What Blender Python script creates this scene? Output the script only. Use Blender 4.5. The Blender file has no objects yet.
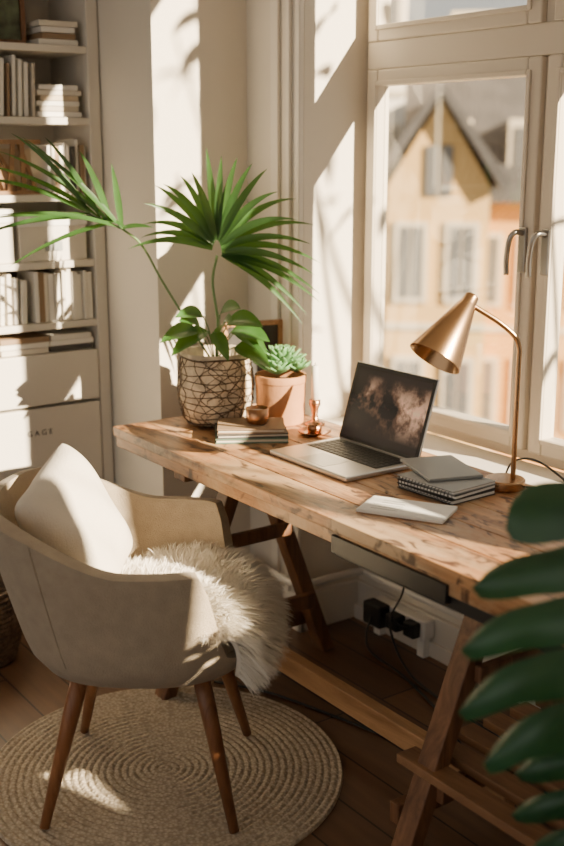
import bpy, math, random
from mathutils import Vector, Matrix
random.seed(7)
S=bpy.context.scene
rnd=random.uniform
V=Vector
# ---------------------------------------------------------------- materials
def nodes(name):
    m=bpy.data.materials.new(name); m.use_nodes=True
    nt=m.node_tree; b=nt.nodes['Principled BSDF']
    return m,nt,b
def mat(name,col,rough=.6,metal=0,bump=0,bscale=60,var=0,vscale=6,spec=.5,sheen=0,trans=0,sub=0):
    m,nt,b=nodes(name)
    b.inputs['Base Color'].default_value=(*col,1); b.inputs['Roughness'].default_value=rough
    b.inputs['Metallic'].default_value=metal; b.inputs['Specular IOR Level'].default_value=spec
    if sheen: b.inputs['Sheen Weight'].default_value=sheen
    tc=nt.nodes.new('ShaderNodeTexCoord')
    if var:
        n=nt.nodes.new('ShaderNodeTexNoise'); n.inputs['Scale'].default_value=vscale; n.inputs['Detail'].default_value=5
        nt.links.new(tc.outputs['Object'],n.inputs['Vector'])
        r=nt.nodes.new('ShaderNodeValToRGB')
        r.color_ramp.elements[0].position=.3; r.color_ramp.elements[1].position=.7
        r.color_ramp.elements[0].color=(*[max(0,c*(1-var)) for c in col],1)
        r.color_ramp.elements[1].color=(*[min(1,c*(1+var)) for c in col],1)
        nt.links.new(n.outputs['Fac'],r.inputs['Fac']); nt.links.new(r.outputs['Color'],b.inputs['Base Color'])
    if bump:
        n=nt.nodes.new('ShaderNodeTexNoise'); n.inputs['Scale'].default_value=bscale; n.inputs['Detail'].default_value=4
        nt.links.new(tc.outputs['Object'],n.inputs['Vector'])
        bp=nt.nodes.new('ShaderNodeBump'); bp.inputs['Strength'].default_value=bump; bp.inputs['Distance'].default_value=.01
        nt.links.new(n.outputs['Fac'],bp.inputs['Height']); nt.links.new(bp.outputs['Normal'],b.inputs['Normal'])
    return m
def leafmat(name,col,tr,rough=.35,var=.35,vscale=9,k=.25):
    # leaves let some sunlight through
    m=mat(name,col,rough,var=var,vscale=vscale); nt=m.node_tree; b=nt.nodes['Principled BSDF']
    t=nt.nodes.new('ShaderNodeBsdfTranslucent'); t.inputs[0].default_value=(*tr,1)
    x=nt.nodes.new('ShaderNodeMixShader'); x.inputs[0].default_value=k
    nt.links.new(b.outputs[0],x.inputs[1]); nt.links.new(t.outputs[0],x.inputs[2]); nt.links.new(x.outputs[0],nt.nodes['Material Output'].inputs['Surface'])
    return m
def wood(name,c1,c2,c3=None,axis=1,rough=.5,sc=9,knots=False):
    m,nt,b=nodes(name); N=nt.nodes.new; L=nt.links.new
    tc=N('ShaderNodeTexCoord'); oi=N('ShaderNodeObjectInfo')
    ad=N('ShaderNodeVectorMath'); ad.operation='ADD'
    sc3=N('ShaderNodeVectorMath'); sc3.operation='SCALE'; sc3.inputs[0].default_value=(7,3,5)
    L(oi.outputs['Random'],sc3.inputs['Scale']); L(tc.outputs['Object'],ad.inputs[0]); L(sc3.outputs[0],ad.inputs[1])
    mp=N('ShaderNodeMapping'); s=[sc,sc,sc]; s[axis]=sc*.1; mp.inputs['Scale'].default_value=s
    L(ad.outputs[0],mp.inputs['Vector'])
    n=N('ShaderNodeTexNoise'); n.inputs['Scale'].default_value=2.2; n.inputs['Detail'].default_value=9; n.inputs['Roughness'].default_value=.7; n.inputs['Distortion'].default_value=.9
    L(mp.outputs[0],n.inputs['Vector'])
    r=N('ShaderNodeValToRGB'); e=r.color_ramp.elements
    e[0].position=.34; e[0].color=(*c1,1); e[1].position=.64; e[1].color=(*c2,1)
    if c3: x=e.new(.48); x.color=(*c3,1)
    L(n.outputs['Fac'],r.inputs['Fac'])
    mx=N('ShaderNodeMix'); mx.data_type='RGBA'; mx.blend_type='MULTIPLY'; mx.inputs[0].default_value=1
    mr=N('ShaderNodeMapRange'); mr.inputs['To Min'].default_value=.75; mr.inputs['To Max'].default_value=1.2
    L(oi.outputs['Random'],mr.inputs['Value']); L(r.outputs['Color'],mx.inputs[6]); L(mr.outputs[0],mx.inputs[7])
    out=mx.outputs[2]
    if knots:
        wn_=N('ShaderNodeTexNoise'); wn_.inputs['Scale'].default_value=4; wn_.inputs['Detail'].default_value=8; wn_.inputs['Roughness'].default_value=.75; wn_.inputs['Distortion'].default_value=.8
        mp3=N('ShaderNodeMapping'); mp3.inputs['Scale'].default_value=(1.8,.7,1); L(ad.outputs[0],mp3.inputs['Vector']); L(mp3.outputs[0],wn_.inputs['Vector'])
        rw=N('ShaderNodeValToRGB'); rw.color_ramp.elements[0].position=.47; rw.color_ramp.elements[0].color=(0,0,0,1); rw.color_ramp.elements[1].position=.64; rw.color_ramp.elements[1].color=(.75,.75,.75,1)
        L(wn_.outputs['Fac'],rw.inputs['Fac'])
        mw=N('ShaderNodeMix'); mw.data_type='RGBA'; L(rw.outputs['Color'],mw.inputs[0]); L(out,mw.inputs[6]); mw.inputs[7].default_value=(.48,.345,.21,1); out=mw.outputs[2]
        v=N('ShaderNodeTexNoise'); v.inputs['Scale'].default_value=8; v.inputs['Detail'].default_value=4; v.inputs['Distortion'].default_value=2
        mp2=N('ShaderNodeMapping'); mp2.inputs['Scale'].default_value=(2.2,.9,1); L(ad.outputs[0],mp2.inputs['Vector']); L(mp2.outputs[0],v.inputs['Vector'])
        r2=N('ShaderNodeValToRGB'); r2.color_ramp.elements[0].position=.35; r2.color_ramp.elements[0].color=(.12,.06,.03,1)
        r2.color_ramp.elements[1].position=.45; r2.color_ramp.elements[1].color=(1,1,1,1)
        L(v.outputs['Fac'],r2.inputs['Fac'])
        m2=N('ShaderNodeMix'); m2.data_type='RGBA'; m2.blend_type='MULTIPLY'; m2.inputs[0].default_value=.9
        L(out,m2.inputs[6]); L(r2.outputs['Color'],m2.inputs[7]); out=m2.outputs[2]
    L(out,b.inputs['Base Color']); b.inputs['Roughness'].default_value=rough
    bp=N('ShaderNodeBump'); bp.inputs['Strength'].default_value=.4; bp.inputs['Distance'].default_value=.004
    L(n.outputs['Fac'],bp.inputs['Height']); L(bp.outputs['Normal'],b.inputs['Normal'])
    return m
M={}
M['wall']=mat('wall_plaster',(.73,.67,.58),.85,bump=.12,bscale=40,var=.03,vscale=2)
M['trim']=mat('white_paint',(.76,.705,.625),.45)
M['wframe']=mat('window_paint',(.66,.585,.485),.4)
M['ceil']=mat('ceiling_paint',(.8,.76,.70),.9)
M['shelf']=mat('shelf_lacquer',(.73,.675,.595),.5)
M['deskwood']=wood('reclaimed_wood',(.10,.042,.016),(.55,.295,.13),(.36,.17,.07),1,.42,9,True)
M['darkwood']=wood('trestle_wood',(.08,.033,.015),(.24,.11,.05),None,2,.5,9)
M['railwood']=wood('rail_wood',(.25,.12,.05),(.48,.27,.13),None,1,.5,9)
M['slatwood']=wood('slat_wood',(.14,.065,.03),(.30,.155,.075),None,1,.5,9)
M['legwood']=wood('beech_leg',(.19,.07,.026),(.34,.15,.065),None,2,.4,9)
M['fabric']=mat('linen_upholstery',(.42,.34,.25),.95,bump=.4,bscale=300,var=.08,vscale=30,sheen=.1)
M['pillow']=mat('pillow_linen',(.74,.665,.565),.95,bump=.3,bscale=220,var=.04,vscale=14,sheen=.1)
M['fur']=mat('sheepskin',(.92,.86,.76),.8,sheen=.3)
M['leaf']=leafmat('palm_leaf',(.038,.10,.025),(.16,.34,.05))
M['leaf2']=leafmat('broad_leaf',(.05,.14,.03),(.20,.38,.05),vscale=14)
M['leafdk']=leafmat('monstera_leaf',(.020,.075,.034),(.08,.22,.06),.36,vscale=6,k=.15)
M['succ']=mat('succulent_leaf',(.13,.29,.11),.5,var=.3,vscale=30)
M['stem']=mat('stem_green',(.12,.22,.06),.5)
M['terra']=mat('terracotta',(.50,.235,.10),.75,bump=.15,bscale=60,var=.15,vscale=12)
M['soil']=mat('soil',(.04,.028,.02),.95,bump=.6,bscale=60)
M['copper']=mat('copper_metal',(.50,.26,.14),.28,1)
M['brass']=mat('brushed_brass',(.45,.275,.15),.27,1,bump=.04,bscale=300)
M['black']=mat('black_plastic',(.015,.015,.016),.4)
M['alu']=mat('aluminium',(.66,.65,.64),.35,.85)
M['key']=mat('keys',(.03,.03,.032),.5)
M['wire']=mat('dark_wire',(.10,.06,.035),.5,.3)
M['bag']=mat('cream_canvas',(.72,.60,.44),.9,bump=.9,bscale=22,var=.35,vscale=22)
M['paper']=mat('paper',(.86,.84,.80),.8)
M['grey']=mat('grey_cover',(.30,.31,.31),.5)
M['cream']=mat('cream_paper',(.74,.66,.54),.8)
M['steel']=mat('handle_steel',(.36,.34,.32),.3,1)
M['wax']=mat('candle_wax',(.82,.78,.70),.5)
M['wicker']=mat('wicker',(.14,.09,.055),.8,bump=.9,bscale=90,var=.4,vscale=50)
M['pipe']=mat('pipe_paint',(.72,.69,.64),.4)
M['bark']=mat('bark',(.12,.08,.05),.9,bump=.6,bscale=12)
M['treeleaf']=leafmat('tree_leaf',(.07,.16,.03),(.3,.45,.08),.5,k=.3)
# glass
def glassmat():
    m,nt,b=nodes('window_glass'); nt.nodes.remove(b)
    t=nt.nodes.new('ShaderNodeBsdfTransparent'); t.inputs[0].default_value=(.97,.98,.97,1)
    g=nt.nodes.new('ShaderNodeBsdfGlossy'); g.inputs['Roughness'].default_value=.02
    x=nt.nodes.new('ShaderNodeMixShader'); x.inputs[0].default_value=.06
    nt.links.new(t.outputs[0],x.inputs[1]); nt.links.new(g.outputs[0],x.inputs[2])
    nt.links.new(x.outputs[0],nt.nodes['Material Output'].inputs['Surface']); return m
M['glass']=glassmat()
def floormat():
    m,nt,b=nodes('floor_boards'); N=nt.nodes.new; L=nt.links.new
    tc=N('ShaderNodeTexCoord'); mp=N('ShaderNodeMapping'); mp.inputs['Rotation'].default_value=(0,0,math.radians(90))
    L(tc.outputs['Object'],mp.inputs['Vector'])
    br=N('ShaderNodeTexBrick'); br.inputs['Scale'].default_value=1; br.inputs['Brick Width'].default_value=1.5; br.inputs['Row Height'].default_value=.14
    br.inputs['Mortar Size'].default_value=.003; br.inputs['Color1'].default_value=(.11,.056,.03,1); br.inputs['Color2'].default_value=(.18,.095,.05,1); br.inputs['Mortar'].default_value=(.02,.012,.008,1)
    L(mp.outputs[0],br.inputs['Vector'])
    m2=N('ShaderNodeMapping'); m2.inputs['Scale'].default_value=(18,1.6,1); L(tc.outputs['Object'],m2.inputs['Vector'])
    n=N('ShaderNodeTexNoise'); n.inputs['Scale'].default_value=2; n.inputs['Detail'].default_value=8; L(m2.outputs[0],n.inputs['Vector'])
    mr=N('ShaderNodeMapRange'); mr.inputs['To Min'].default_value=.55; mr.inputs['To Max'].default_value=1.4; L(n.outputs['Fac'],mr.inputs['Value'])
    mx=N('ShaderNodeMix'); mx.data_type='RGBA'; mx.blend_type='MULTIPLY'; mx.inputs[0].default_value=1
    L(br.outputs['Color'],mx.inputs[6]); L(mr.outputs[0],mx.inputs[7]); L(mx.outputs[2],b.inputs['Base Color']); b.inputs['Roughness'].default_value=.42
    return m
M['floor']=floormat()
def rugmat():
    m,nt,b=nodes('braided_jute'); N=nt.nodes.new; L=nt.links.new
    tc=N('ShaderNodeTexCoord'); n=N('ShaderNodeTexVoronoi'); n.inputs['Scale'].default_value=110
    L(tc.outputs['Object'],n.inputs['Vector'])
    r=N('ShaderNodeValToRGB'); r.color_ramp.elements[0].color=(.66,.57,.45,1); r.color_ramp.elements[1].color=(.38,.31,.23,1); r.color_ramp.elements[1].position=.75
    L(n.outputs['Distance'],r.inputs['Fac'])
    w=N('ShaderNodeTexNoise'); w.inputs['Scale'].default_value=5; L(tc.outputs['Object'],w.inputs['Vector'])
    mr=N('ShaderNodeMapRange'); mr.inputs['To Min'].default_value=.85; mr.inputs['To Max'].default_value=1.1; L(w.outputs['Fac'],mr.inputs['Value'])
    mx=N('ShaderNodeMix'); mx.data_type='RGBA'; mx.blend_type='MULTIPLY'; mx.inputs[0].default_value=1
    L(r.outputs['Color'],mx.inputs[6]); L(mr.outputs[0],mx.inputs[7]); L(mx.outputs[2],b.inputs['Base Color']); b.inputs['Roughness'].default_value=.95
    bp=N('ShaderNodeBump'); bp.inputs['Strength'].default_value=.6; bp.inputs['Distance'].default_value=.004; bp.invert=True
    L(n.outputs['Distance'],bp.inputs['Height']); L(bp.outputs['Normal'],b.inputs['Normal']); return m
M['rug']=rugmat()
# ---------------------------------------------------------------- mesh helpers
def grp(name,loc=(0,0,0),rz=0):
    e=bpy.data.objects.new(name,None); e.empty_display_size=.1
    e.location=loc; e.rotation_euler=(0,0,rz); S.collection.objects.link(e); return e
def mk(name,vf,m,parent=None,smooth=False,bevel=0,sub=0,solid=0,loc=None,rot=None):
    v,f=vf; me=bpy.data.meshes.new(name); me.from_pydata([tuple(p) for p in v],[],f); me.update()
    ms=m if isinstance(m,list) else [m]
    for x in ms: me.materials.append(x)
    if smooth: me.polygons.foreach_set('use_smooth',[True]*len(me.polygons))
    o=bpy.data.objects.new(name,me); S.collection.objects.link(o)
    if parent: o.parent=parent
    if loc: o.location=loc
    if rot: o.rotation_euler=rot
    if solid:
        d=o.modifiers.new('s','SOLIDIFY'); d.thickness=solid; d.offset=0
    if bevel:
        d=o.modifiers.new('b','BEVEL'); d.width=bevel; d.segments=3; d.limit_method='ANGLE'
    if sub:
        d=o.modifiers.new('u','SUBSURF'); d.levels=sub; d.render_levels=sub
    return o
def merge(L):
    v=[];f=[]
    for a,b in L:
        k=len(v); v+=list(a); f+=[tuple(i+k for i in q) for q in b]
    return v,f
def box(x0,x1,y0,y1,z0,z1):
    v=[V((x,y,z)) for z in(z0,z1) for y in(y0,y1) for x in(x0,x1)]
    return v,[(0,2,3,1),(4,5,7,6),(0,1,5,4),(2,6,7,3),(0,4,6,2),(1,3,7,5)]
def xf(vf,mtx): return [mtx@V(p) for p in vf[0]],vf[1]
def cbox(c,s,rz=0,ry=0,rx=0):
    b=box(-s[0]/2,s[0]/2,-s[1]/2,s[1]/2,-s[2]/2,s[2]/2)
    return xf(b,Matrix.Translation(c)@Matrix.Rotation(rz,4,'Z')@Matrix.Rotation(ry,4,'Y')@Matrix.Rotation(rx,4,'X'))
def beam(p,q,w,h,up=(0,0,1)):
    p=V(p);q=V(q); d=(q-p).normalized(); s=d.cross(V(up))
    if s.length<1e-3: s=V((1,0,0))
    s.normalize(); u=s.cross(d)
    v=[a+s*i*w/2+u*j*h/2 for a in(p,q) for j in(-1,1) for i in(-1,1)]
    return v,[(0,1,3,2),(4,6,7,5),(0,4,5,1),(2,3,7,6),(0,2,6,4),(1,5,7,3)]
def lathe(pr,seg=40,c=(0,0,0)):
    v=[];f=[];n=len(pr)
    for i in range(seg):
        a=2*math.pi*i/seg
        for r,z in pr: v.append(V((c[0]+r*math.cos(a),c[1]+r*math.sin(a),c[2]+z)))
    for i in range(seg):
        j=(i+1)%seg
        for k in range(n-1): f.append((i*n+k,j*n+k,j*n+k+1,i*n+k+1))
    return v,f
def tube(pts,rad,seg=10,cap=True):
    pts=[V(p) for p in pts]; n=len(pts); R=rad if isinstance(rad,(list,tuple)) else [rad]*n
    v=[];f=[]; t0=(pts[1]-pts[0]).normalized(); s=t0.orthogonal().normalized()
    for i,p in enumerate(pts):
        t=(pts[min(i+1,n-1)]-pts[max(i-1,0)]).normalized()
        s=(s-t*s.dot(t)).normalized(); b=t.cross(s)
        for k in range(seg):
            a=2*math.pi*k/seg; v.append(p+(s*math.cos(a)+b*math.sin(a))*R[min(i,len(R)-1)])
    for i in range(n-1):
        for k in range(seg):
            l=(k+1)%seg; f.append((i*seg+k,i*seg+l,(i+1)*seg+l,(i+1)*seg+k))
    if cap: f.append(tuple(range(seg))[::-1]); f.append(tuple((n-1)*seg+k for k in range(seg)))
    return v,f
def smooth(pts,k=8):
    P=[V(p) for p in pts]; P=[P[0]*2-P[1]]+P+[P[-1]*2-P[-2]]; o=[]
    for i in range(1,len(P)-2):
        a,b,c,d=P[i-1:i+3]
        for j in range(k):
            t=j/k; o.append(.5*((2*b)+(c-a)*t+(2*a-5*b+4*c-d)*t*t+(3*b-a-3*c+d)*t**3))
    o.append(P[-2]); return o
def sst(a,b,x):
    t=max(0,min(1,(x-a)/(b-a))); return t*t*(3-2*t)
# ---------------------------------------------------------------- room shell
W=2.06; X2=2.3; XO=2.37; CH=3.1; YN=-2.6
mk('floor',box(-3.2,XO,YN-.1,3.9,-.06,0),M['floor'])
mk('ceiling',box(-2.6,XO,YN-.1,3.9,CH,CH+.1),M['ceil'])
mk('wall_back',box(-2.6,1.72,3.72,3.9,0,CH),M['wall'])
mk('wall_nib',box(1.72,XO,3.08,3.9,0,CH),M['wall'])
mk('wall_near',box(-2.6,XO,YN-.1,YN,0,CH),M['wall'])
Y1,Y0=2.775,1.08; ZT=2.8; ZS=.68; ZS2=1.42
w2a,w2b=-1.45,1.03
wr=[box(W,XO,Y1,3.08,0,CH),box(2.262,XO,w2b,Y0,0,CH),box(W,XO,YN,w2a,0,CH),
    box(W,XO,Y0,Y1,ZT,CH),box(W,XO,w2a,Y0,ZT,CH),box(X2,XO,Y0,Y1,0,ZS),box(X2,XO,w2a,w2b,0,ZS2)]
mk('wall_window',merge(wr),M['wall'])
def window(name,ya,yb,simple=False,ym=None,zb=.71):
    g=grp(name,(X2,0,0)); x0,x1=0.0,.055; e=.022; w=.047
    T0,T1=1.785,1.865
    if simple:
        ym=(ya+yb)/2
        mk('outer_frame',merge([box(x0,x1,yb-e,yb,zb,ZT),box(x0,x1,ya,ya+e,zb,ZT),box(x0,x1,ya+e,yb-e,zb,zb+.03),box(x0,x1,ya+e,yb-e,ZT-.04,ZT)]),M['wframe'],g,bevel=.004)
        L_=[(ya+e,ym,zb+.03,ZT-.04),(ym,yb-e,zb+.03,ZT-.04)]
    else:
        o=[box(x0,x1,yb-e,yb,zb,ZT),box(x0,x1,ya,ya+e,zb,ZT),box(x0,x1,ya+e,yb-e,zb,zb+.03),box(x0,x1,ya+e,yb-e,ZT-.04,ZT),
           box(x0-.015,x1,ya+e,yb-e,T0,T1),box(x0,x1,ym-.01,ym+.01,zb+.03,T0),box(x0,x1,ym-.02,ym+.02,T1,ZT-.04)]
        mk('outer_frame',merge(o),M['wframe'],g,bevel=.004)
        L_=[(ya+e,ym-.01,zb+.03,T0),(ym+.01,yb-e,zb+.03,T0),(ya+e,ym-.02,T1,ZT-.04),(ym+.02,yb-e,T1,ZT-.04)]
    for a,b,z0,z1 in L_:
        q=[box(-.018,.035,a,a+w,z0,z1),box(-.018,.035,b-w,b,z0,z1),box(-.018,.035,a+w,b-w,z0,z0+w),box(-.018,.035,a+w,b-w,z1-w,z1)]
        mk('sash',merge(q),M['wframe'],g,bevel=.006)
        q=[box(-.025,-.018,a+w-.014,a+w,z0+w-.014,z1-w+.014),box(-.025,-.018,b-w,b-w+.014,z0+w-.014,z1-w+.014),box(-.025,-.018,a+w,b-w,z0+w-.014,z0+w),box(-.025,-.018,a+w,b-w,z1-w,z1-w+.014)]
        mk('glazing_bead',merge(q),M['wframe'],g,bevel=.003)
        mk('glass_pane',box(.014,.018,a+w,b-w,z0+w,z1-w),M['glass'],g)
    if not simple:
      for sg in(-1,1):
        yy=ym+sg*.04
        mk('handle_plate',cbox((-.023,yy,1.29),(.01,.026,.12)),M['steel'],g,bevel=.003)
        mk('handle_lever',tube(smooth([(-.026,yy,1.335),(-.055,yy,1.338),(-.066,yy+.008,1.32),(-.062,yy+.02,1.27),(-.056,yy+.024,1.225)]),.0075,10),M['steel'],g,True)
    return g
window('window_1',Y0,Y1,False,2.045); window('added_sun_window',w2a,w2b,True,None,ZS2+.03)  # second window is added out of view, sized and raised to steer the sun
mk('window_sill_1',box(2.075,X2,Y0+.003,Y1-.003,ZS,.708),M['trim'],bevel=.006)
mk('added_sun_window_sill',box(2.2,X2,w2a+.003,w2b-.003,ZS2,ZS2+.028),M['trim'],bevel=.006)
bh=.13
mk('baseboard_nib',merge([box(1.70,W,3.06,3.08,0,bh),box(1.70,1.72,3.08,3.42,0,bh)]),M['trim'],bevel=.004)
mk('baseboard_window',merge([box(W-.02,W,Y1-.02,3.06,0,bh),box(W-.02,X2,Y1-.02,Y1,0,bh),box(X2-.02,X2,Y0,Y1-.02,0,bh),box(X2-.035,X2-.02,Y0,Y1-.02,0,.05)]),M['trim'],bevel=.004)
mk('trim_1',merge([box(W-.018,W,Y1+.0,Y1+.05,bh,CH),box(W-.03,W-.018,Y1+.035,Y1+.055,bh,CH),box(W-.012,W,Y1+.12,Y1+.16,bh,CH)]),M['trim'],bevel=.004)
mk('trim_2',box(W-.05,W,Y1-.0,3.08,CH-.09,CH),M['trim'],bevel=.01)
# heating pipe
g=grp('heating_pipe',(0,0,0))
mk('pipe_run',tube(smooth([(2.0,3.04,.19),(2.0,2.75,.19),(2.03,2.71,.19),(2.24,2.70,.19),(2.255,2.65,.19),(2.255,2.4,.19),(2.255,1.3,.19)],10),.013,10),M['pipe'],g,True)
mk('pipe_run_lower',tube(smooth([(2.235,2.72,.245),(2.24,2.6,.245),(2.24,1.3,.245)],8),.011,10),M['pipe'],g,True)
mk('valve_collar',tube([(2.24,2.44,.245),(2.24,2.40,.245)],.024,12),M['pipe'],g,True)
mk('valve_stem',tube([(2.235,2.42,.245),(2.235,2.42,.30)],.018,12),M['pipe'],g,True)
# power strip under the desk
g=grp('power_strip',(2.262,2.50,.0))
mk('body',box(-.028,.015,-.13,.13,.062,.125),M['paper'],g,bevel=.005)
mk('plug_adapter',merge([box(-.075,-.0285,.03,.115,.055,.13),box(-.07,-.0285,-.045,.01,.07,.12),box(-.062,-.0285,-.115,-.065,.07,.12)]),M['black'],g,bevel=.006)
mk('feet',merge([box(-.02,.01,-.12,-.09,0,.062),box(-.02,.01,.09,.12,0,.062)]),M['paper'],g)
# ---------------------------------------------------------------- bookcase
bc=grp('bookcase',(0,0,0)); bx0,bx1,by0,by1=.45,1.715,3.42,3.715
zs=[.43,.72,.985,1.185,1.40,1.64,1.86,2.12,2.4]
mk('side_right',box(bx1-.04,bx1,by0,by1,0,2.7),M['shelf'],bc,bevel=.003)
mk('side_left',box(bx0,bx0+.04,by0,by1,0,2.7),M['shelf'],bc,bevel=.003)
mk('back_panel',box(bx0+.04,bx1-.04,by1-.012,by1,0.02,2.7),M['shelf'],bc)
for i,z in enumerate(zs[2:]): mk('shelf_%d'%i,box(bx0+.04,bx1-.04,by0+.004,by1-.012,z-.011,z+.011),M['shelf'],bc,bevel=.002)
mk('top',box(bx0+.04,bx1-.04,by0,by1,2.67,2.7),M['shelf'],bc)
mk('plinth',box(bx0+.04,bx1-.04,by0+.03,by1,0,.08),M['shelf'],bc)
for i,(a,b) in enumerate(((.085,.40),(.41,.715),(.725,.895))):
    mk('drawer_front_%d'%i,box(bx0+.045,bx1-.045,by0-.004,by0+.02,a,b),M['shelf'],bc,bevel=.004)
    mk('drawer_body_%d'%i,box(bx0+.06,bx1-.06,by0+.02,by1-.02,a+.01,b-.001),M['shelf'],bc)
cu=bpy.data.curves.new('label','FONT'); cu.body='G A G E'; cu.size=.026; cu.extrude=.0005
lb=bpy.data.objects.new('label',cu); lb.data.materials.append(M['black']); lb.location=(1.40,by0-.005,.625); lb.rotation_euler=(math.radians(90),0,0); S.collection.objects.link(lb); lb.parent=bc
cols=[(.80,.76,.69),(.72,.66,.57),(.84,.80,.75),(.58,.51,.42),(.62,.50,.36),(.08,.075,.07),(.30,.20,.12),(.12,.20,.15)]
bm=[mat('book_cover_%d'%i,c,.7) for i,c in enumerate(cols)]
bk=grp('shelf_books',(0,0,0))
def row(x0,x1,z,h0,h1,pd=.1,lean=False):
    parts={}
    x=x0
    while x<x1:
        t=rnd(.008,.021); h=rnd(h0,h1); k=random.choice([0,0,1,2,2,0,3,2,2]) if random.random()>pd else random.choice([5,6])
        a=rnd(.0,.06) if lean else 0
        parts.setdefault(k,[]).append(cbox((x+t/2,by0+.085+rnd(-.008,.012),z+.013+h/2),(t-.0015,.14,h),0,a)); x+=t+(.008 if lean else .0005)
    for k,p in parts.items(): mk('book_row',merge(p),bm[k],bk,bevel=.0012)
row(.52,.98,.985,.13,.165,.15); row(1.0,1.44,.985,.14,.17,.05,True); row(1.46,1.665,.985,.15,.172,.25)
row(.52,1.27,1.64,.14,.18); row(1.275,1.49,1.64,.15,.19,.1,True); row(.5,1.1,1.86,.13,.2,.2)
row(1.53,1.665,1.40,.14,.18,.1); row(1.12,1.33,1.86,.15,.21,.3); row(.5,.95,1.40,.15,.2,.2)
row(.52,1.665,2.12,.16,.22,.3)
for i in range(6): mk('book_stack',cbox((1.58,by0+.1,1.661+i*.0165),(rnd(.13,.155),.16,.015),rnd(-.05,.05)),bm[[2,3,0,4,1,2][i]],bk,bevel=.001)
for i in range(4): mk('book_stack',cbox((1.59,by0+.1,1.881+i*.0185),(rnd(.11,.14),.16,.017),rnd(-.05,.05)),bm[[0,6,2,1][i]],bk,bevel=.001)
for j,x in enumerate((.7,1.0,1.22,1.42,1.585)):
    for i in range(3): mk('book_stack',cbox((x,by0+.09,.906+i*.0185),(rnd(.14,.17),.15,.017),rnd(-.04,.04)),bm[[2,6,0,1,5,3,0,2][(i*3+j)%8]],bk,bevel=.001)
sb=grp('storage_boxes',(0,0,0))
for i,(a,b,h) in enumerate(((.55,.85,.17),(.88,1.16,.16),(1.19,1.40,.17),(1.42,1.655,.15))):
    mk('box_body',box(a,b,by0+.02,by0+.2,1.197,1.197+h*.75),M['shelf'],sb,bevel=.003)
    mk('box_lid',box(a-.004,b+.004,by0+.015,by0+.205,1.197+h*.75,1.197+h),M['paper'],sb,bevel=.003)
    mk('box_label',box((a+b)/2-.03,(a+b)/2+.03,by0+.016,by0+.02,1.23,1.26),M['grey'],sb)
mg=grp('wooden_magazine_rack',(0,0,0)); pr=[]
for i in range(10):
    x=1.0+i*.05; pr.append(beam((x,by0+.03,1.413),(x+rnd(-.04,.05),by0+.03,1.57),.015,.008,(0,1,0)))
    pr.append(beam((x+.05,by0+.045,1.413),(x-rnd(-.0,.05),by0+.045,1.57),.013,.008,(0,1,0)))
pr+= [box(.96,1.51,by0+.02,by0+.17,1.412,1.424),box(.96,1.51,by0+.022,by0+.034,1.568,1.582)]
mk('slats',merge(pr),M['railwood'],mg); mk('magazines',merge([cbox((1.24,by0+.1,1.424+.065),(.50,.08,.13))]),bm[4],mg)
fr=grp('shelf_picture_frame',(1.43,by0+.09,1.8715))
mk('frame',merge([box(-.075,-.06,-.01,.01,0,.2),box(.06,.075,-.01,.01,0,.2),box(-.06,.06,-.01,.01,0,.015),box(-.06,.06,-.01,.01,.185,.2)]),M['darkwood'],fr)
mk('picture',box(-.06,.06,0,.008,.015,.185),mat('print_green',(.10,.12,.07),.6,var=.8,vscale=25),fr)
# ---------------------------------------------------------------- desk
dk=grp('trestle_desk',(0,0,0)); dx0,dx1,dy0,dy1=1.47,2.035,.95,2.93
n=5; w=(dx1-dx0)/n
for i in range(n): mk('plank_%d'%i,box(dx0+i*w+.0008,dx0+(i+1)*w-.0008,dy0+rnd(0,.004),dy1-rnd(0,.004),.722,.75),M['deskwood'],dk,bevel=.003)
mk('front_apron',box(dx0+.006,dx0+.03,dy0+.01,dy1-.01,.69,.7215),M['deskwood'],dk,bevel=.003)
mk('back_apron',box(dx1-.03,dx1-.008,dy0+.01,dy1-.01,.68,.7215),M['deskwood'],dk,bevel=.003)
mk('end_apron',merge([box(dx0+.031,dx1-.031,dy1-.035,dy1-.012,.68,.7215),box(dx0+.031,dx1-.031,dy0+.012,dy0+.035,.68,.7215)]),M['deskwood'],dk,bevel=.003)
mk('drawer_tray',box(dx0+.012,dx1-.1,1.15,1.87,.66,.689),M['black'],dk,bevel=.003)
mk('drawer_rail',box(dx0-.002,dx0+.012,1.50,1.87,.672,.714),M['black'],dk,bevel=.002)
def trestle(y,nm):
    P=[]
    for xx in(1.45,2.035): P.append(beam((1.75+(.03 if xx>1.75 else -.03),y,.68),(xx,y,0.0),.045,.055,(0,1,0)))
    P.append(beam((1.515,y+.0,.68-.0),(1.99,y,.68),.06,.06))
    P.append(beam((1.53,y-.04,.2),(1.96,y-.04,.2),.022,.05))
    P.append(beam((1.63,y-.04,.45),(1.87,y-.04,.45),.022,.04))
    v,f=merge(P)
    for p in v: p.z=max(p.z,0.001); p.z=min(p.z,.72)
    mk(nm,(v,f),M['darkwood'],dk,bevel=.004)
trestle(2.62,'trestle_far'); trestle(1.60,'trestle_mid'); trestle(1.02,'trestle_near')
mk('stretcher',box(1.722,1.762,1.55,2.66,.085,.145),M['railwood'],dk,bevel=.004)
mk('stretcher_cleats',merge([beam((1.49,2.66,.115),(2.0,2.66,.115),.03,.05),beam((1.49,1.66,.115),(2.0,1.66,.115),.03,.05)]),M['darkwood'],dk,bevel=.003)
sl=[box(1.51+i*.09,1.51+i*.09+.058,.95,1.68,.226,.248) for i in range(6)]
mk('shelf_slats',merge(sl),M['slatwood'],dk,bevel=.003)
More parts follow.
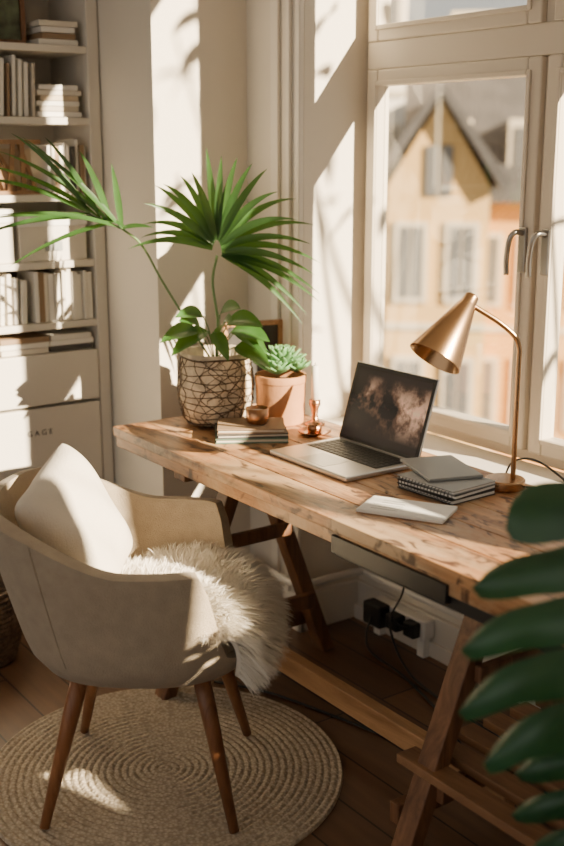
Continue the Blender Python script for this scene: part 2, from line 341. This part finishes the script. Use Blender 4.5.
# ---------------------------------------------------------------- laptop
lp=grp('laptop',(1.79,2.235,.7505)); 
mk('base',box(-.12,.12,-.165,.165,.0,.013),M['alu'],lp,bevel=.004)
ks=[]
for r in range(6):
    for c in range(14): ks.append(box(-.005+r*.0185,-.005+r*.0185+.0155,-.142+c*.0204,-.142+c*.0204+.0175,.0131,.0146))
mk('keys',merge(ks),M['key'],lp); mk('keyboard_well',box(-.009,.107,-.147,.147,.0130,.0133),M['black'],lp)
mk('trackpad',box(-.105,-.022,-.055,.055,.0130,.0134),mat('trackpad',(.5,.5,.49),.3,.6),lp,bevel=.0001)
tl=math.radians(17)
R=Matrix.Translation((.118,0,.012))@Matrix.Rotation(tl,4,'Y')
mk('lid',xf(box(0,.006,-.165,.165,0,.222),R),M['alu'],lp,bevel=.002)
mk('bezel',xf(box(-.0012,0,-.162,.162,.003,.219),R),M['black'],lp)
def screenmat():
    # wallpaper: rocky outcrop with warm lit tops between a dark ground and a dim warm sky
    m,nt,b=nodes('screen_image'); N=nt.nodes.new; L=nt.links.new
    tc=N('ShaderNodeTexCoord'); n=N('ShaderNodeTexNoise'); n.inputs['Scale'].default_value=11; n.inputs['Detail'].default_value=9; n.inputs['Roughness'].default_value=.62
    L(tc.outputs['Object'],n.inputs['Vector'])
    sp_=N('ShaderNodeSeparateXYZ'); L(tc.outputs['Object'],sp_.inputs[0])
    h=N('ShaderNodeMapRange'); h.inputs['From Min'].default_value=.02; h.inputs['From Max'].default_value=.215; L(sp_.outputs['Z'],h.inputs['Value'])
    band=N('ShaderNodeValToRGB'); e=band.color_ramp.elements; e[0].position=.12; e[0].color=(0,0,0,1); e[1].position=.92; e[1].color=(0,0,0,1); x=e.new(.55); x.color=(1,1,1,1)
    L(h.outputs[0],band.inputs['Fac'])
    r=N('ShaderNodeValToRGB'); e=r.color_ramp.elements
    e[0].position=.44; e[0].color=(.018,.017,.018,1); e[1].position=.62; e[1].color=(.95,.62,.44,1); x=e.new(.53); x.color=(.22,.13,.09,1)
    L(n.outputs['Fac'],r.inputs['Fac'])
    mx=N('ShaderNodeMix'); mx.data_type='RGBA'; L(band.outputs['Color'],mx.inputs[0]); mx.inputs[6].default_value=(.04,.033,.03,1); L(r.outputs['Color'],mx.inputs[7])
    L(mx.outputs[2],b.inputs['Base Color']); b.inputs['Roughness'].default_value=.2
    L(mx.outputs[2],b.inputs['Emission Color']); b.inputs['Emission Strength'].default_value=.35; return m
mk('screen',xf(box(-.002,-.0012,-.153,.153,.012,.211),R),screenmat(),lp)
# ---------------------------------------------------------------- lamp
lm=grp('desk_lamp',(1.962,1.815,.7505))
mk('base',lathe([(0,0),(.046,0),(.049,.003),(.049,.021),(.046,.024),(0,.024)],48),M['brass'],lm,True,bevel=.001)
ux,uy=-.814,.581
px,py=.014,-.012
pole=smooth([(px,py,.02),(px,py,.15),(px,py,.30),(px-.001,py,.345),(px+ux*.012,py+uy*.012,.372),(px+ux*.05,py+uy*.05,.405),(px+ux*.10,py+uy*.10,.436),(px+ux*.125,py+uy*.125,.452)],8)
mk('stem',tube(pole,.0065,12),M['brass'],lm,True)
apex=V((px+ux*.125,py+uy*.125,.452)); ax=V((ux*.085-.03,uy*.085-.045,-.125)).normalized()
q=ax.to_track_quat('Z','Y').to_matrix().to_4x4(); mt=Matrix.Translation(apex)@q
mk('shade',xf(lathe([(0,-.022),(.012,-.022),(.017,-.018),(.019,0),(.021,.004),(.066,.158),(.0635,.158),(.019,.008),(0,.005)],56),mt),M['brass'],lm,True,bevel=.0008)
mk('bulb',xf(lathe([(0,.03),(.012,.03),(.014,.06),(.024,.09),(.024,.11),(.012,.128),(0,.13)],24),mt),M['paper'],lm,True)
mk('power_cord',tube(smooth([(.03,-.04,.006),(.055,-.10,.004),(.04,-.16,.004),(.072,-.13,.03),(.082,-.02,.06),(.088,.06,.035),(.10,.1,-.03)],10),.0028,8),M['black'],lm,True)
# ---------------------------------------------------------------- notebooks etc.
nb=grp('notebook_stack',(1.825,1.878,.7505),.03)
zz=0
for i,(t,mm,a) in enumerate(((.012,'black',0),(.011,'black',.06),(.009,'grey',.02))):
    mk('pages_%d'%i,cbox((0.002,0,zz+t/2),(.142,.18,t*.7),a),M['paper'],nb)
    for zt in(zz+.001,zz+t-.001): mk('cover_%d'%i,cbox((0,0,zt),(.147,.185,.002),a),M[mm],nb,bevel=.0005)
    zz+=t+.0006
sp=[]
for k in range(16): 
    c=V((-.072,-.083+k*.011,.018)); sp.append(tube([c+V((math.cos(t)*.008,0,math.sin(t)*.014)) for t in [j*math.pi/5 for j in range(11)]],.0011,5,False))
mk('spiral',merge(sp),M['black'],nb,True)
ng=grp('grey_notebook',(1.86,1.935,.7505+zz+.0005),-.35)
mk('cover',cbox((0,0,.004),(.14,.19,.008)),M['grey'],ng,bevel=.002)
pd=grp('notepad',(1.644,1.815,.7505),math.atan2(-.182,.1))
mk('pages',cbox((0,0,.004),(.205,.112,.007)),M['paper'],pd,bevel=.001)
mk('top_sheet',cbox((.003,.002,.0082),(.20,.108,.0006),.03),M['paper'],pd)
mk('writing',merge([cbox((-.05+rnd(-.01,.02),-.035+i*.016,.0088),(rnd(.04,.08),.0018,.0003)) for i in range(5)]),M['grey'],pd)
# ---------------------------------------------------------------- book stack + copper cup
bs=grp('desk_books',(1.735,2.585,.7505),-.55)
for i,(sx,sy,t,k,a) in enumerate(((.205,.15,.014,7,0),(.2,.145,.012,5,.04),(.19,.14,.013,6,-.03))):
    z=sum((.014,.012,.013)[:i])+.0005*i
    mk('pages_%d'%i,cbox((0,.003,z+t/2),(sx-.006,sy-.004,t-.004),a),M['cream'],bs); 
    mk('covers_%d'%i,merge([cbox((0,0,z+.0015),(sx,sy,.003),a),cbox((0,0,z+t-.0015),(sx,sy,.003),a)]),bm[k],bs)
cp=grp('copper_cup',(1.75,2.575,.7915))
mk('cup',lathe([(0,0),(.026,0),(.031,.006),(.033,.045),(.031,.045),(.029,.008),(0,.004)],36),M['copper'],cp,True)
mk('candle_wax',lathe([(0,.034),(.030,.034)],30),M['cream'],cp)
sc_=grp('copper_tealight_holder',(1.905,2.508,.7505))
mk('saucer',lathe([(0,0),(.03,0),(.048,.008),(.049,.011),(.03,.004),(0,.004)],40),M['copper'],sc_,True)
mk('holder',lathe([(0,.004),(.02,.004),(.022,.03),(.020,.03),(.018,.008),(0,.008)],32),M['copper'],sc_,True)
bt=grp('candle_in_candlestick',(1.975,2.60,.7505))
mk('candlestick',lathe([(0,0),(.03,0),(.031,.004),(.012,.012),(.009,.03),(.012,.05),(.017,.06),(.017,.075),(.0125,.077),(0,.075)],32),M['copper'],bt,True)
mk('candle',lathe([(0,.07),(.0115,.07),(.011,.175),(.008,.18),(0,.178)],24),M['wax'],bt,True)
mk('wick',tube([(0,0,.177),(.001,0,.188)],.001,6),M['black'],bt)
# ---------------------------------------------------------------- leaning framed board
fb=grp('framed_chalkboard',(1.945,2.885,.7505),math.radians(-12))
mk('frame',merge([box(-.10,-.085,-.008,.008,0,.28),box(.085,.10,-.008,.008,0,.28),box(-.085,.085,-.008,.008,0,.015),box(-.085,.085,-.008,.008,.265,.28)]),M['railwood'],fb,bevel=.002)
mk('board',box(-.085,.085,-.002,.006,.015,.265),mat('slate',(.035,.03,.026),.7,var=.5,vscale=20),fb)
# ---------------------------------------------------------------- leaves helpers
def blade(p0,d,up,L,wid,droop,nseg=8,fold=.35):
    d=V(d).normalized(); up=V(up).normalized(); s=d.cross(up).normalized(); v=[];f=[]
    for i in range(nseg+1):
        t=i/nseg; c=V(p0)+d*L*t+V((0,0,-1))*droop*t*t*L
        ww=wid*max(.02,(math.sin(math.pi*min(1,t**.6*.98+.02)))**.8)/2
        if i==0: ww=wid*.12
        v+=[c-s*ww+up*ww*fold,c,c+s*ww+up*ww*fold]
    for i in range(nseg):
        a=i*3; f+=[(a,a+1,a+4,a+3),(a+1,a+2,a+5,a+4)]
    return v,f
def ovate(p0,d,up,L,wid,droop,n=10,m=6):
    d=V(d).normalized(); s=d.cross(V(up)).normalized(); up=s.cross(d); v=[];f=[]
    for i in range(n+1):
        t=i/n; c=V(p0)+d*L*t-V((0,0,1))*droop*L*t*t; ww=wid/2*(math.sin(math.pi*t**.75))**.75 if 0<t<1 else .001
        for j in range(m+1):
            r=j/m*2-1; v.append(c+s*ww*r+up*(abs(r)**1.3*ww*.35))
    for i in range(n):
        for j in range(m): a=i*(m+1)+j; f.append((a,a+1,a+m+2,a+m+1))
    return v,f
Rv=V((.814,-.581,0)); Uv=V((0,0,1)); Tv=V((-.581,-.814,0))  # room-space axes used to orient the fronds
pp=V((1.75,2.795,.7505))
pl=grp('palm_in_wire_planter',pp)
prf=[(0,.003),(.075,.003),(.095,.02),(.108,.07),(.111,.12),(.105,.17),(.099,.205),(.104,.22),(.096,.217),(.09,.17),(0,.165)]
v,f=lathe(prf,60)
for p in v:
    a=math.atan2(p.y,p.x); k=1+.02*math.sin(a*9+p.z*40)+.015*math.sin(a*17-p.z*60); p.x*=k;p.y*=k
mk('canvas_liner',(v,f),M['bag'],pl,True)
mk('soil',lathe([(0,.175),(.088,.172)],30),M['soil'],pl)
wr=[]
def rr(z): 
    for (r0,z0),(r1,z1) in zip(prf[1:7],prf[2:8]):
        if z0<=z<=z1: return r0+(r1-r0)*(z-z0)/(z1-z0)+.005
    return .1
for k in range(22):
    am=rnd(.15,.4); fq=rnd(2,4); p0=rnd(0,1)
    for sg in(-1,1):
        wr.append(tube([(rr(z)*math.cos(a),rr(z)*math.sin(a),z) for z,a in [(.006+.2*j/12, 2*math.pi*k/22+p0+sg*(am*math.sin(j/12*math.pi*fq)+rnd(-.03,.03))) for j in range(13)]],rnd(.0008,.0017),5))
for i in range(10): 
    z=.01+.195*i/9; am=rnd(.001,.005); pz=rnd(0,6)
    wr.append(tube([(rr(z)*math.cos(a),rr(z)*math.sin(a),min(.206,max(.004,z+am*math.sin(a*4+pz)))) for a in [2*math.pi*j/40 for j in range(41)]],.0026 if i in(0,9) else .0013,6,False))
mk('wire_basket',merge(wr),M['wire'],pl,True)
hub1=V((.01,.0,.50))
mk('stem_1',tube(smooth([(0,0,.17),(.01,.0,.3),(.0,.01,.42),hub1]),.004,8),M['stem'],pl,True)
fan=[]
for i in range(24):
    ph=math.radians(158-i*7.9); L=.25+.085*math.sin(i/23*math.pi)+rnd(-.03,.02)
    st=hub1+Rv*.014*math.cos(ph)+Uv*(.0+.045*max(0,math.sin(ph)))
    d=Rv*math.cos(ph)+Uv*(math.sin(ph)*.95+.08)+Tv*rnd(-.2,.4)
    fan.append(blade(st,d,Tv*.8+Uv*.4,L,.024,.10+.28*abs(math.cos(ph))+rnd(0,.12),9))
mk('fan_leaf_1',merge(fan),M['leaf'],pl,True)
hub2=Rv*(-.262)+Uv*.58+Tv*.03
mk('stem_2',tube(smooth([(0,0,.17),Rv*(-.06)+Uv*.27,Rv*(-.15)+Uv*.42,Rv*(-.21)+Uv*.53,hub2]),.0035,8),M['stem'],pl,True)
fan=[]
for i,(deg,L) in enumerate(((96,.24),(104,.30),(112,.35),(120,.39),(128,.42),(135,.43),(142,.42),(150,.39),(158,.38),(167,.39),(175,.40),(182,.36),(15,.10),(190,.30),(-5,.08))):
    ph=math.radians(deg); st=hub2+Rv*(-.03*(i%4))+Uv*.014*(i%4)
    fan.append(blade(st,Rv*math.cos(ph)+Uv*math.sin(ph)+Tv*rnd(-.1,.5),Tv*.6+Uv*.8,L,.020,.14+rnd(0,.12),9))
fan.append(tube([hub2,hub2+Rv*-.05+Uv*.02,hub2+Rv*-.1+Uv*.045],[.0035,.003,.002],6))
mk('fan_leaf_2',merge(fan),M['leaf'],pl,True)
br=[];sm=[]
for i,(r,u,deg,L) in enumerate(((-.05,.28,165,.12),(-.03,.33,140,.10),(.02,.34,60,.11),(.05,.28,20,.13),(.06,.24,-10,.12),(.02,.29,75,.12),(-.02,.28,200,.12),(.04,.31,35,.13),(0,.29,-60,.08),(.06,.28,-20,.11),(-.04,.30,120,.10))):
    ph=math.radians(deg); p=Rv*r+Uv*u+Tv*(.02+.04*(i%3)); sm.append(tube(smooth([(0,0,.17),Rv*r*.5+Uv*(u*.6+.07),p],5),.002,5))
    br.append(ovate(p,Rv*math.cos(ph)+Uv*(math.sin(ph)*.6)+Tv*.5,Uv+Tv*.6,L,L*.6,.35))
mk('broad_leaves',merge(br),M['leaf2'],pl,True); mk('leaf_stalks',merge(sm),M['stem'],pl,True)
# succulent in terracotta
su=grp('succulent_in_terracotta_pot',(1.91,2.685,.7505))
mk('pot',lathe([(0,0),(.068,0),(.072,.004),(.0755,.125),(.0775,.127),(.0775,.148),(.0695,.148),(.066,.12),(0,.12)],48),M['terra'],su,True,bevel=.001)
mk('soil',lathe([(0,.128),(.067,.125)],24),M['soil'],su)
sl=[]
for c,nl,r0 in((V((0,0,.165)),44,.085),(V((.035,-.03,.155)),22,.055),(V((-.035,-.03,.155)),22,.055),(V((-.025,.03,.16)),16,.05),(V((.035,.025,.155)),16,.05)):
    for i in range(nl):
        a=i*2.4; e=.25+1.1*i/nl; d=V((math.cos(a)*math.cos(e),math.sin(a)*math.cos(e),math.sin(e)))
        sl.append(ovate(c,d,V((0,0,1))+d*.1,r0*(1-.3*i/nl),.030,-.15))
mk('leaves',merge(sl),M['succ'],su,True,solid=.004)
# ---------------------------------------------------------------- tub chair
fa=math.atan2(-.6,.78)
ch=grp('tub_chair',(1.206,2.249,0),fa)
Nn=96; ver=[];fac=[]; 
def plan(th):
    c,s=-math.cos(th),math.sin(th); n_=2.5; a,b=.300,.295
    r=(abs(c/a)**n_+abs(s/b)**n_)**(-1/n_); return c*r,s*r
def shellpt(th,k):
    x,y=plan(th); H=.662+.105*sst(.0,-.27,x); H=H+( .44-H)*sst(.15,.235,x)
    low=[(0,.385),(.35,.378),(.62,.38),(.78,.395),(.86,.43)]
    if k<5: s,z=low[k]
    else:
        t=(k-4)/11; z=.43+(H-.43)*t; s=.86+.14*(max(0,z-.43)/.34)**.75
    back=sst(.05,-.25,x)*(max(0,z-.42)/.34)
    return V((x*s-.055*back,y*s,z))
K=16
for i in range(Nn):
    for k in range(K): ver.append(shellpt(2*math.pi*i/Nn,k))
for i in range(Nn):
    j=(i+1)%Nn
    for k in range(K-1): fac.append((i*K+k,j*K+k,j*K+k+1,i*K+k+1))
sh=mk('shell',(ver,fac),M['fabric'],ch,True,solid=.036); d=sh.modifiers.new('b','BEVEL'); d.width=.012; d.segments=3; d.limit_method='ANGLE'; d.angle_limit=math.radians(50)
for sg in(-1,1):
    pts=[shellpt(math.radians(90-32)*sg,k)*1.0 for k in range(4,16)]
    mk('seam',tube([V((p.x*1.02,p.y+sg*.0185,p.z)) for p in pts],.0022,6),M['fabric'],ch,True)
cu_=[];cf=[]
prof=[(0,.40),(.74,.40),(.82,.42),(.84,.445),(.80,.468),(.6,.478),(0,.482)]
for i in range(64):
    x,y=plan(2*math.pi*i/64)
    for s,z in prof: cu_.append(V((x*s+.01,y*s,z)))
for i in range(64):
    j=(i+1)%64
    for k in range(6): cf.append((i*7+k,j*7+k,j*7+k+1,i*7+k+1))
mk('seat_cushion',(cu_,cf),M['fabric'],ch,True)
for i,(sx,sy) in enumerate(((-1,-1),(-1,1),(1,-1),(1,1))):
    mk('leg_%d'%(i+1),tube([(sx*.135,sy*.13,.385),(sx*.16,sy*.155,.28),(sx*.222,sy*.225,.014)],[.021,.02,.0115],18),M['legwood'],ch,True)
mk('leg_frame',merge([beam((-.14,-.135,.36),(.14,.135,.36),.04,.018),beam((-.14,.135,.36),(.14,-.135,.36),.04,.018)]),M['legwood'],ch,bevel=.003)
# pillow
pg=grp('cushion',(0,0,0)); pv=[];pf=[];n_=26
for sgn in(1,-1):
    for i in range(n_+1):
        for j in range(n_+1):
            a=i/n_*2-1;b=j/n_*2-1
            t=((1-abs(a)**2.6)*(1-abs(b)**2.6))**.5
            k=1-.09*(1-abs(b)**2)*abs(a)**4; k2=1-.09*(1-abs(a)**2)*abs(b)**4
            c_=1-.07*(a*a*b*b)**2
            z=sgn*.075*t+.006*math.sin(a*7+b*4)*t
            pv.append(V((a*.178*k*c_,b*.178*k2*c_,z)))
for h in(0,1):
    o=h*(n_+1)**2
    for i in range(n_):
        for j in range(n_):
            a=o+i*(n_+1)+j; q=(a,a+n_+1,a+n_+2,a+1); pf.append(q if h==0 else q[::-1])
fd=V((math.cos(fa),math.sin(fa),0)); sd=V((-math.sin(fa),math.cos(fa),0))
nrm=(fd*.86-sd*.16+V((0,0,.42))).normalized()
upd=(V((0,0,1))-nrm*nrm.z).normalized(); rt=upd.cross(nrm)
mt=Matrix((rt,upd,nrm)).transposed().to_4x4()@Matrix.Rotation(math.radians(12),4,'Z')
cen=V((1.206,2.249,.667))+fd*-.170+sd*.02
po=mk('pillow_body',xf((pv,pf),mt),M['pillow'],pg,True,sub=1); pg.location=cen
d=po.modifiers.new('w','WELD'); d.merge_threshold=.0005; po.modifiers.move(1,0)
# sheepskin
fg=grp('sheepskin_throw',(1.206,2.249,0),fa)
cr=smooth([(-.17,0,.50),(-.05,0,.515),(.08,0,.525),(.18,0,.515),(.235,0,.495),(.265,0,.45),(.272,0,.40)],6)
def pel(a,b):
    i=a*(len(cr)-1); i0=min(int(i),len(cr)-2); p=cr[i0].lerp(cr[i0+1],i-i0)
    w_=.22*(1-.25*abs(2*a-1)**3); y=b*w_
    return V((p.x-.045*b*b*(1 if a>.5 else -1)*abs(2*a-1),y,p.z-.015*b**4+.012*math.sin(a*9+b*5)))
g1=[];g2=[];n1,n2=30,16
for i in range(n1+1):
    for j in range(n2+1): g1.append(pel(i/n1,j/n2*2-1))
for i in range(n1):
    for j in range(n2): a=i*(n2+1)+j; g2.append((a,a+1,a+n2+2,a+n2+1))
mk('pelt',(g1,g2),M['fur'],fg,True,solid=.012)
hv=[];hf=[]
for s in range(24000):
    a=random.random();b=rnd(-1,1); p=pel(a,b); e=.01
    n_=(pel(min(1,a+e),b)-pel(max(0,a-e),b)).cross(pel(a,min(1,b+e))-pel(a,max(-1,b-e))).normalized()
    if n_.z<0 and a<.8: n_=-n_
    if n_.x<0 and a>=.8: n_=-n_
    cl=math.sin(a*43+b*9)+math.sin(b*31-a*17)
    flow=V((.25+.35*a+.3*cl,.9*b+.45*math.sin(a*23+b*13),-.0))
    d=(n_*.95+flow*.65+V((rnd(-.25,.25),rnd(-.25,.25),rnd(-.1,.2)))).normalized()
    L=rnd(.04,.085)*(1-.3*sst(.8,1,a)); sd_=d.cross(V((rnd(-1,1),rnd(-1,1),rnd(-1,1)))).normalized()*rnd(.0007,.0014)
    k=len(hv)
    for q,wd in((0,1),(.4,.9),(.75,.6),(1,.08)):
        c=p+d*L*q+flow*(.012*q*q)-V((0,0,1))*L*.4*q*q
        hv+=[c-sd_*wd,c+sd_*wd]
    for q in range(3): hf.append((k+2*q,k+2*q+1,k+2*q+3,k+2*q+2))
mk('fur',(hv,hf),M['fur'],fg,True)
# ---------------------------------------------------------------- rug, basket, cables
rv=[];rf=[];nr,ns=230,160
for i in range(nr+1):
    r=.455*i/nr
    for j in range(ns):
        a=2*math.pi*j/ns; z=.0085+.0035*abs(math.sin(r/.0185*math.pi))
        if i==nr: z=.001
        rv.append(V((r*math.cos(a),r*math.sin(a),z)))
for i in range(nr):
    for j in range(ns): k=(j+1)%ns; rf.append((i*ns+j,(i+1)*ns+j,(i+1)*ns+k,i*ns+k))
mk('round_rug',(rv,rf),M['rug'],None,True,loc=(1.255,2.275,0))
bk2=grp('wicker_basket',(1.10,3.20,0)); P=[]
for i in range(16):
    z=.012+i*.015; r=.12+.03*math.sin(i/15*math.pi*.8); P.append(tube([((r+.003*((j+i)%2))*math.cos(j*math.pi/20),(r+.003*((j+i)%2))*math.sin(j*math.pi/20),z) for j in range(41)],.0085,6,False))
P.append(lathe([(0,.005),(.12,.005)],30)); mk('weave',merge(P),M['wicker'],bk2,True)
for sg in(-1,1): mk('handle',tube([(sg*.135,math.cos(t)*.045,.235+math.sin(t)*.045) for t in [j*math.pi/8 for j in range(9)]],.007,6),M['wicker'],bk2,True)
cb=grp('floor_cable',(0,0,0))
mk('cord',tube(smooth([(2.19,2.57,.09),(2.16,2.56,.04),(2.13,2.50,.006),(2.1,2.3,.005),(2.0,2.0,.005),(1.88,1.85,.005),(1.82,2.1,.005),(1.72,2.45,.005),(1.62,2.62,.005)],10),.004,6),M['black'],cb,True)
mk('cord_2',tube(smooth([(2.195,2.48,.10),(2.17,2.46,.13),(2.14,2.42,.10),(2.14,2.36,.02),(2.1,2.2,.005),(2.05,1.75,.005),(1.95,1.6,.005),(1.9,1.3,.005)],10),.004,6),M['black'],cb,True)
mk('cord_3',tube(smooth([(2.05,2.26,.64),(2.10,2.30,.45),(2.15,2.38,.25),(2.16,2.44,.14),(2.195,2.41,.10)],10),.0035,6),M['black'],cb,True)
# ---------------------------------------------------------------- monstera
mn=grp('monstera_plant',(1.22,.78,0))
mk('pot',lathe([(0,.001),(.12,.001),(.125,.01),(.15,.27),(.155,.275),(.155,.3),(.143,.3),(.14,.26),(0,.26)],40),mat('dark_ceramic',(.05,.05,.05),.4),mn,True)
def monst(base,d,up,L,half,droop=.2,lobes=6,cup=.25):
    d=V(d).normalized(); s=d.cross(V(up)).normalized(); u=s.cross(d)
    if u.dot(V(up))<0: u=-u
    parts=[]
    def mid(t): return V(base)+d*L*t-u*droop*L*t*t
    def wid(t): return half*(math.sin(math.pi*min(1,.14+.80*t))**.6)
    nq,nsx=14,6
    for sg in(-1,1):
        for k in range(lobes):
            t0=k/lobes; t1=(k+1)/lobes; tc=(t0+t1)/2; hw=(t1-t0)/2; W_=wid(tc)*(1+.07*math.sin(k*5+sg))
            v=[];f=[]
            for i in range(nq+1):
                q=i/nq
                tp=1 if q<.40 else (1-.10*sst(.40,.55,q))
                if q>.66: tp*=math.sqrt(max(0,1-((q-.66)/.34)**2.0))*.97+.03
                for j in range(nsx+1):
                    r=j/nsx*2-1; t=tc+hw*r*tp
                    fwd_=(.16+.5*tc)*W_*q**1.7
                    p=mid(t)+s*sg*W_*q+d*fwd_-u*cup*W_*q*q*1.1+u*(.014*(1-r*r)*min(1,q*3))+u*.012*q+u*.010*math.sin(q*7+k)
                    if k==0: p-=d*.35*W_*q*(1-q*.3)*(.5-r*.5)
                    v.append(p)
            for i in range(nq):
                for j in range(nsx): a=i*(nsx+1)+j; f.append((a,a+1,a+nsx+2,a+nsx+1))
            parts.append((v,f))
    tip=[mid(1),mid(.97)+s*.012,mid(.97)-s*.012,mid(1.06)]; parts.append((tip,[(0,1,3),(0,3,2)]))
    parts.append(tube([mid(j/12)+u*.003 for j in range(13)],[.004-.0002*j for j in range(13)],6))
    return merge(parts)
ml=[];ms=[]
C0=V((1.22,.78,0))
def addm(wp,d,L,half,up=(0,0,1),dr=.2,lobes=6,cup=.25):
    b=V(wp)-C0; ml.append(monst(b,d,up,L,half,dr,lobes,cup)); ms.append(tube(smooth([(0,0,.26),(b.x*.7+.03,b.y*.5,.26+(b.z-.26)*.65),b],8),.006,7))
addm((1.335,.975,1.055),(-.22,-.11,-.34),.37,.222,(-.55,-.45,.65),.15,5,.3)
addm((1.385,.955,.76),(-.14,-.02,-.35),.30,.18,(-.5,-.4,.5),.2,5,.3)
addm((1.45,.80,1.0),(.6,.0,-.1),.3,.2)
addm((1.1,.62,.9),(-.3,-.7,-.1),.32,.2)
addm((1.28,.7,1.05),(.3,-.5,.1),.3,.2)
mk('leaves',merge(ml),M['leafdk'],mn,True); mk('stalks',merge(ms),M['stem'],mn,True); mk('soil',lathe([(0,.265),(.14,.262)],24),M['soil'],mn)
# ---------------------------------------------------------------- added tree, out of view, put in to dapple the sun
random.seed(21)
tr=grp('dapple_tree',(4.3,-2.2,-14)); T=[];TL=[]
T.append(tube(smooth([(0,0,0),(.1,.1,6),(0,0,12),(-.1,.2,17)]),[.28-.0075*i for i in range(25)],12))
for i in range(22):
    z0=rnd(14.2,16.9); e=V((rnd(-1.75,.6),rnd(-.2,3.0),rnd(15.5,17.9)))
    st=V((-.05,.1,z0)); T.append(tube(smooth([st,(st+e)/2+V((0,0,-.2)),e]),[.022-.0011*k for k in range(17)],6))
    for j in range(9):
        t=rnd(.45,1.05); p=st.lerp(e,t)+V((rnd(-.12,.12),rnd(-.12,.12),rnd(-.12,.12)))
        TL.append(ovate(p,(rnd(-1,1),rnd(-1,1),rnd(-.6,.4)),(rnd(-.5,.5),rnd(-.5,.5),1),rnd(.11,.19),rnd(.06,.10),.3,5,2))
mk('trunk_and_branches',merge(T),M['bark'],tr,True); mk('leaves',merge(TL),M['treeleaf'],tr,True)
# ---------------------------------------------------------------- buildings outside
oc=mat('ochre_render',(.60,.32,.10),.9,var=.08,vscale=.5); oc2=mat('amber_render',(.60,.38,.15),.9,var=.06,vscale=.5); cr_=mat('pale_render',(.60,.50,.36),.9,var=.05,vscale=.5)
rf_=mat('slate_roof',(.065,.058,.055),.8,var=.25,vscale=2); wn=mat('window_dark',(.13,.125,.12),.2); wt=mat('window_surround',(.58,.49,.37),.6)
def building(name,loc,rz,w,d,zb,ze,zr,fm,ridge_x=True,cols_=4,ww=.5):
    g=grp(name,loc,rz)
    mk('walls',box(-w/2,w/2,0,d,zb,ze),fm,g)
    o=.35
    if ridge_x:
        v=[V(p) for p in((-w/2-o,-o,ze),(w/2+o,-o,ze),(w/2+o,d+o,ze),(-w/2-o,d+o,ze),(-w/2-o,d/2,zr),(w/2+o,d/2,zr))]
        f=[(0,1,5,4),(2,3,4,5),(0,4,3),(1,2,5),(0,3,2,1)]
    else:
        v=[V(p) for p in((-w/2-o,-o,ze),(w/2+o,-o,ze),(w/2+o,d+o,ze),(-w/2-o,d+o,ze),(0,-o,zr),(0,d+o,zr))]
        f=[(0,4,5,3),(1,2,5,4)]
        mk('gable',([V((-w/2,0,ze)),V((w/2,0,ze)),V((0,0,zr-.25))],[(0,1,2)]),fm,g)
        mk('gable_window',merge([box(-.3,-.03,-.06,0,ze-.2,ze+.9),box(.03,.3,-.06,0,ze-.2,ze+.9)]),wn,g)
    mk('roof',(v,f),rf_,g,solid=.25)
    A=[];B=[];C=[]
    nfl=int((ze-zb)/3.1); 
    for k in range(nfl):
        z=ze-2.5-k*3.1
        C.append(box(-w/2,w/2,-.06,0,z-.75,z-.6))
        for i in range(cols_):
            x=-w/2+(i+.5)*w/cols_
            B.append(box(x-ww-.12,x+ww+.12,-.08,.0,z-.12,z+1.72)); A.append(box(x-ww,x-.03,-.1,-.081,z,z+1.6)); A.append(box(x+.03,x+ww,-.1,-.081,z,z+1.6))
    mk('window_surrounds',merge(B),wt,g); mk('window_panes',merge(A),wn,g); mk('string_courses',merge(C),wt,g)
    return g
def pos(ang,D): return (math.sin(math.radians(ang))*D,math.cos(math.radians(ang))*D,0)
building('gabled_house',pos(43.3,26),math.radians(-44),2.3,8,-14,.75,2.9,oc2,False,2,.26)
gb=building('ochre_apartment_house',pos(49.6,28.5),math.radians(-47),8.0,10,-14,.35,4.6,oc,True,6,.38)
P=[];Q=[]
for i in range(4):
    x=-2.9+i*1.85; P.append(box(x-.45,x+.45,.6,3,.9,2.3)); Q.append(box(x-.3,x+.3,.57,.6,1.1,2.1))
mk('dormers',merge(P),wt,gb); mk('dormer_panes',merge(Q),wn,gb)
mk('chimneys',merge([box(-3.2,-2.0,4,5,3.1,5.2),box(1,2.2,4,5,3.1,5.8)]),cr_,gb)
building('pale_tenement',pos(35.6,27),math.radians(-38),5.6,10,-14,6,9,mat('white_render',(.78,.71,.62),.9),True,4)
building('yellow_tenement',pos(60.5,34),math.radians(-60),9,10,-14,1.5,5,cr_,True,5)
mk('street_ground',box(3.5,80,-40,80,-14.2,-14),mat('asphalt',(.2,.19,.18),.9))
# ---------------------------------------------------------------- light, world, camera
sd=bpy.data.lights.new('sun','SUN'); sd.energy=36; sd.angle=math.radians(.5); sd.color=(1,.81,.57)
so=bpy.data.objects.new('sun',sd); so.rotation_euler=V((-.336,.942,-.43)).to_track_quat('-Z','Y').to_euler(); S.collection.objects.link(so)
wd=bpy.data.worlds.new('sky'); S.world=wd; wd.use_nodes=True; bg=wd.node_tree.nodes['Background']
bg.inputs[0].default_value=(1,.94,.85,1); bg.inputs[1].default_value=.88
cd=bpy.data.cameras.new('camera'); co=bpy.data.objects.new('camera',cd); S.collection.objects.link(co); S.camera=co
co.location=(0,0,1.55); co.rotation_euler=(math.radians(90-13.7),0,math.radians(-35.5))
cd.sensor_fit='VERTICAL'; cd.sensor_height=36; cd.sensor_width=24; cd.lens=1120/846*36
cd.dof.use_dof=True; cd.dof.focus_distance=2.8; cd.dof.aperture_fstop=2.0; cd.clip_start=.05; cd.clip_end=300
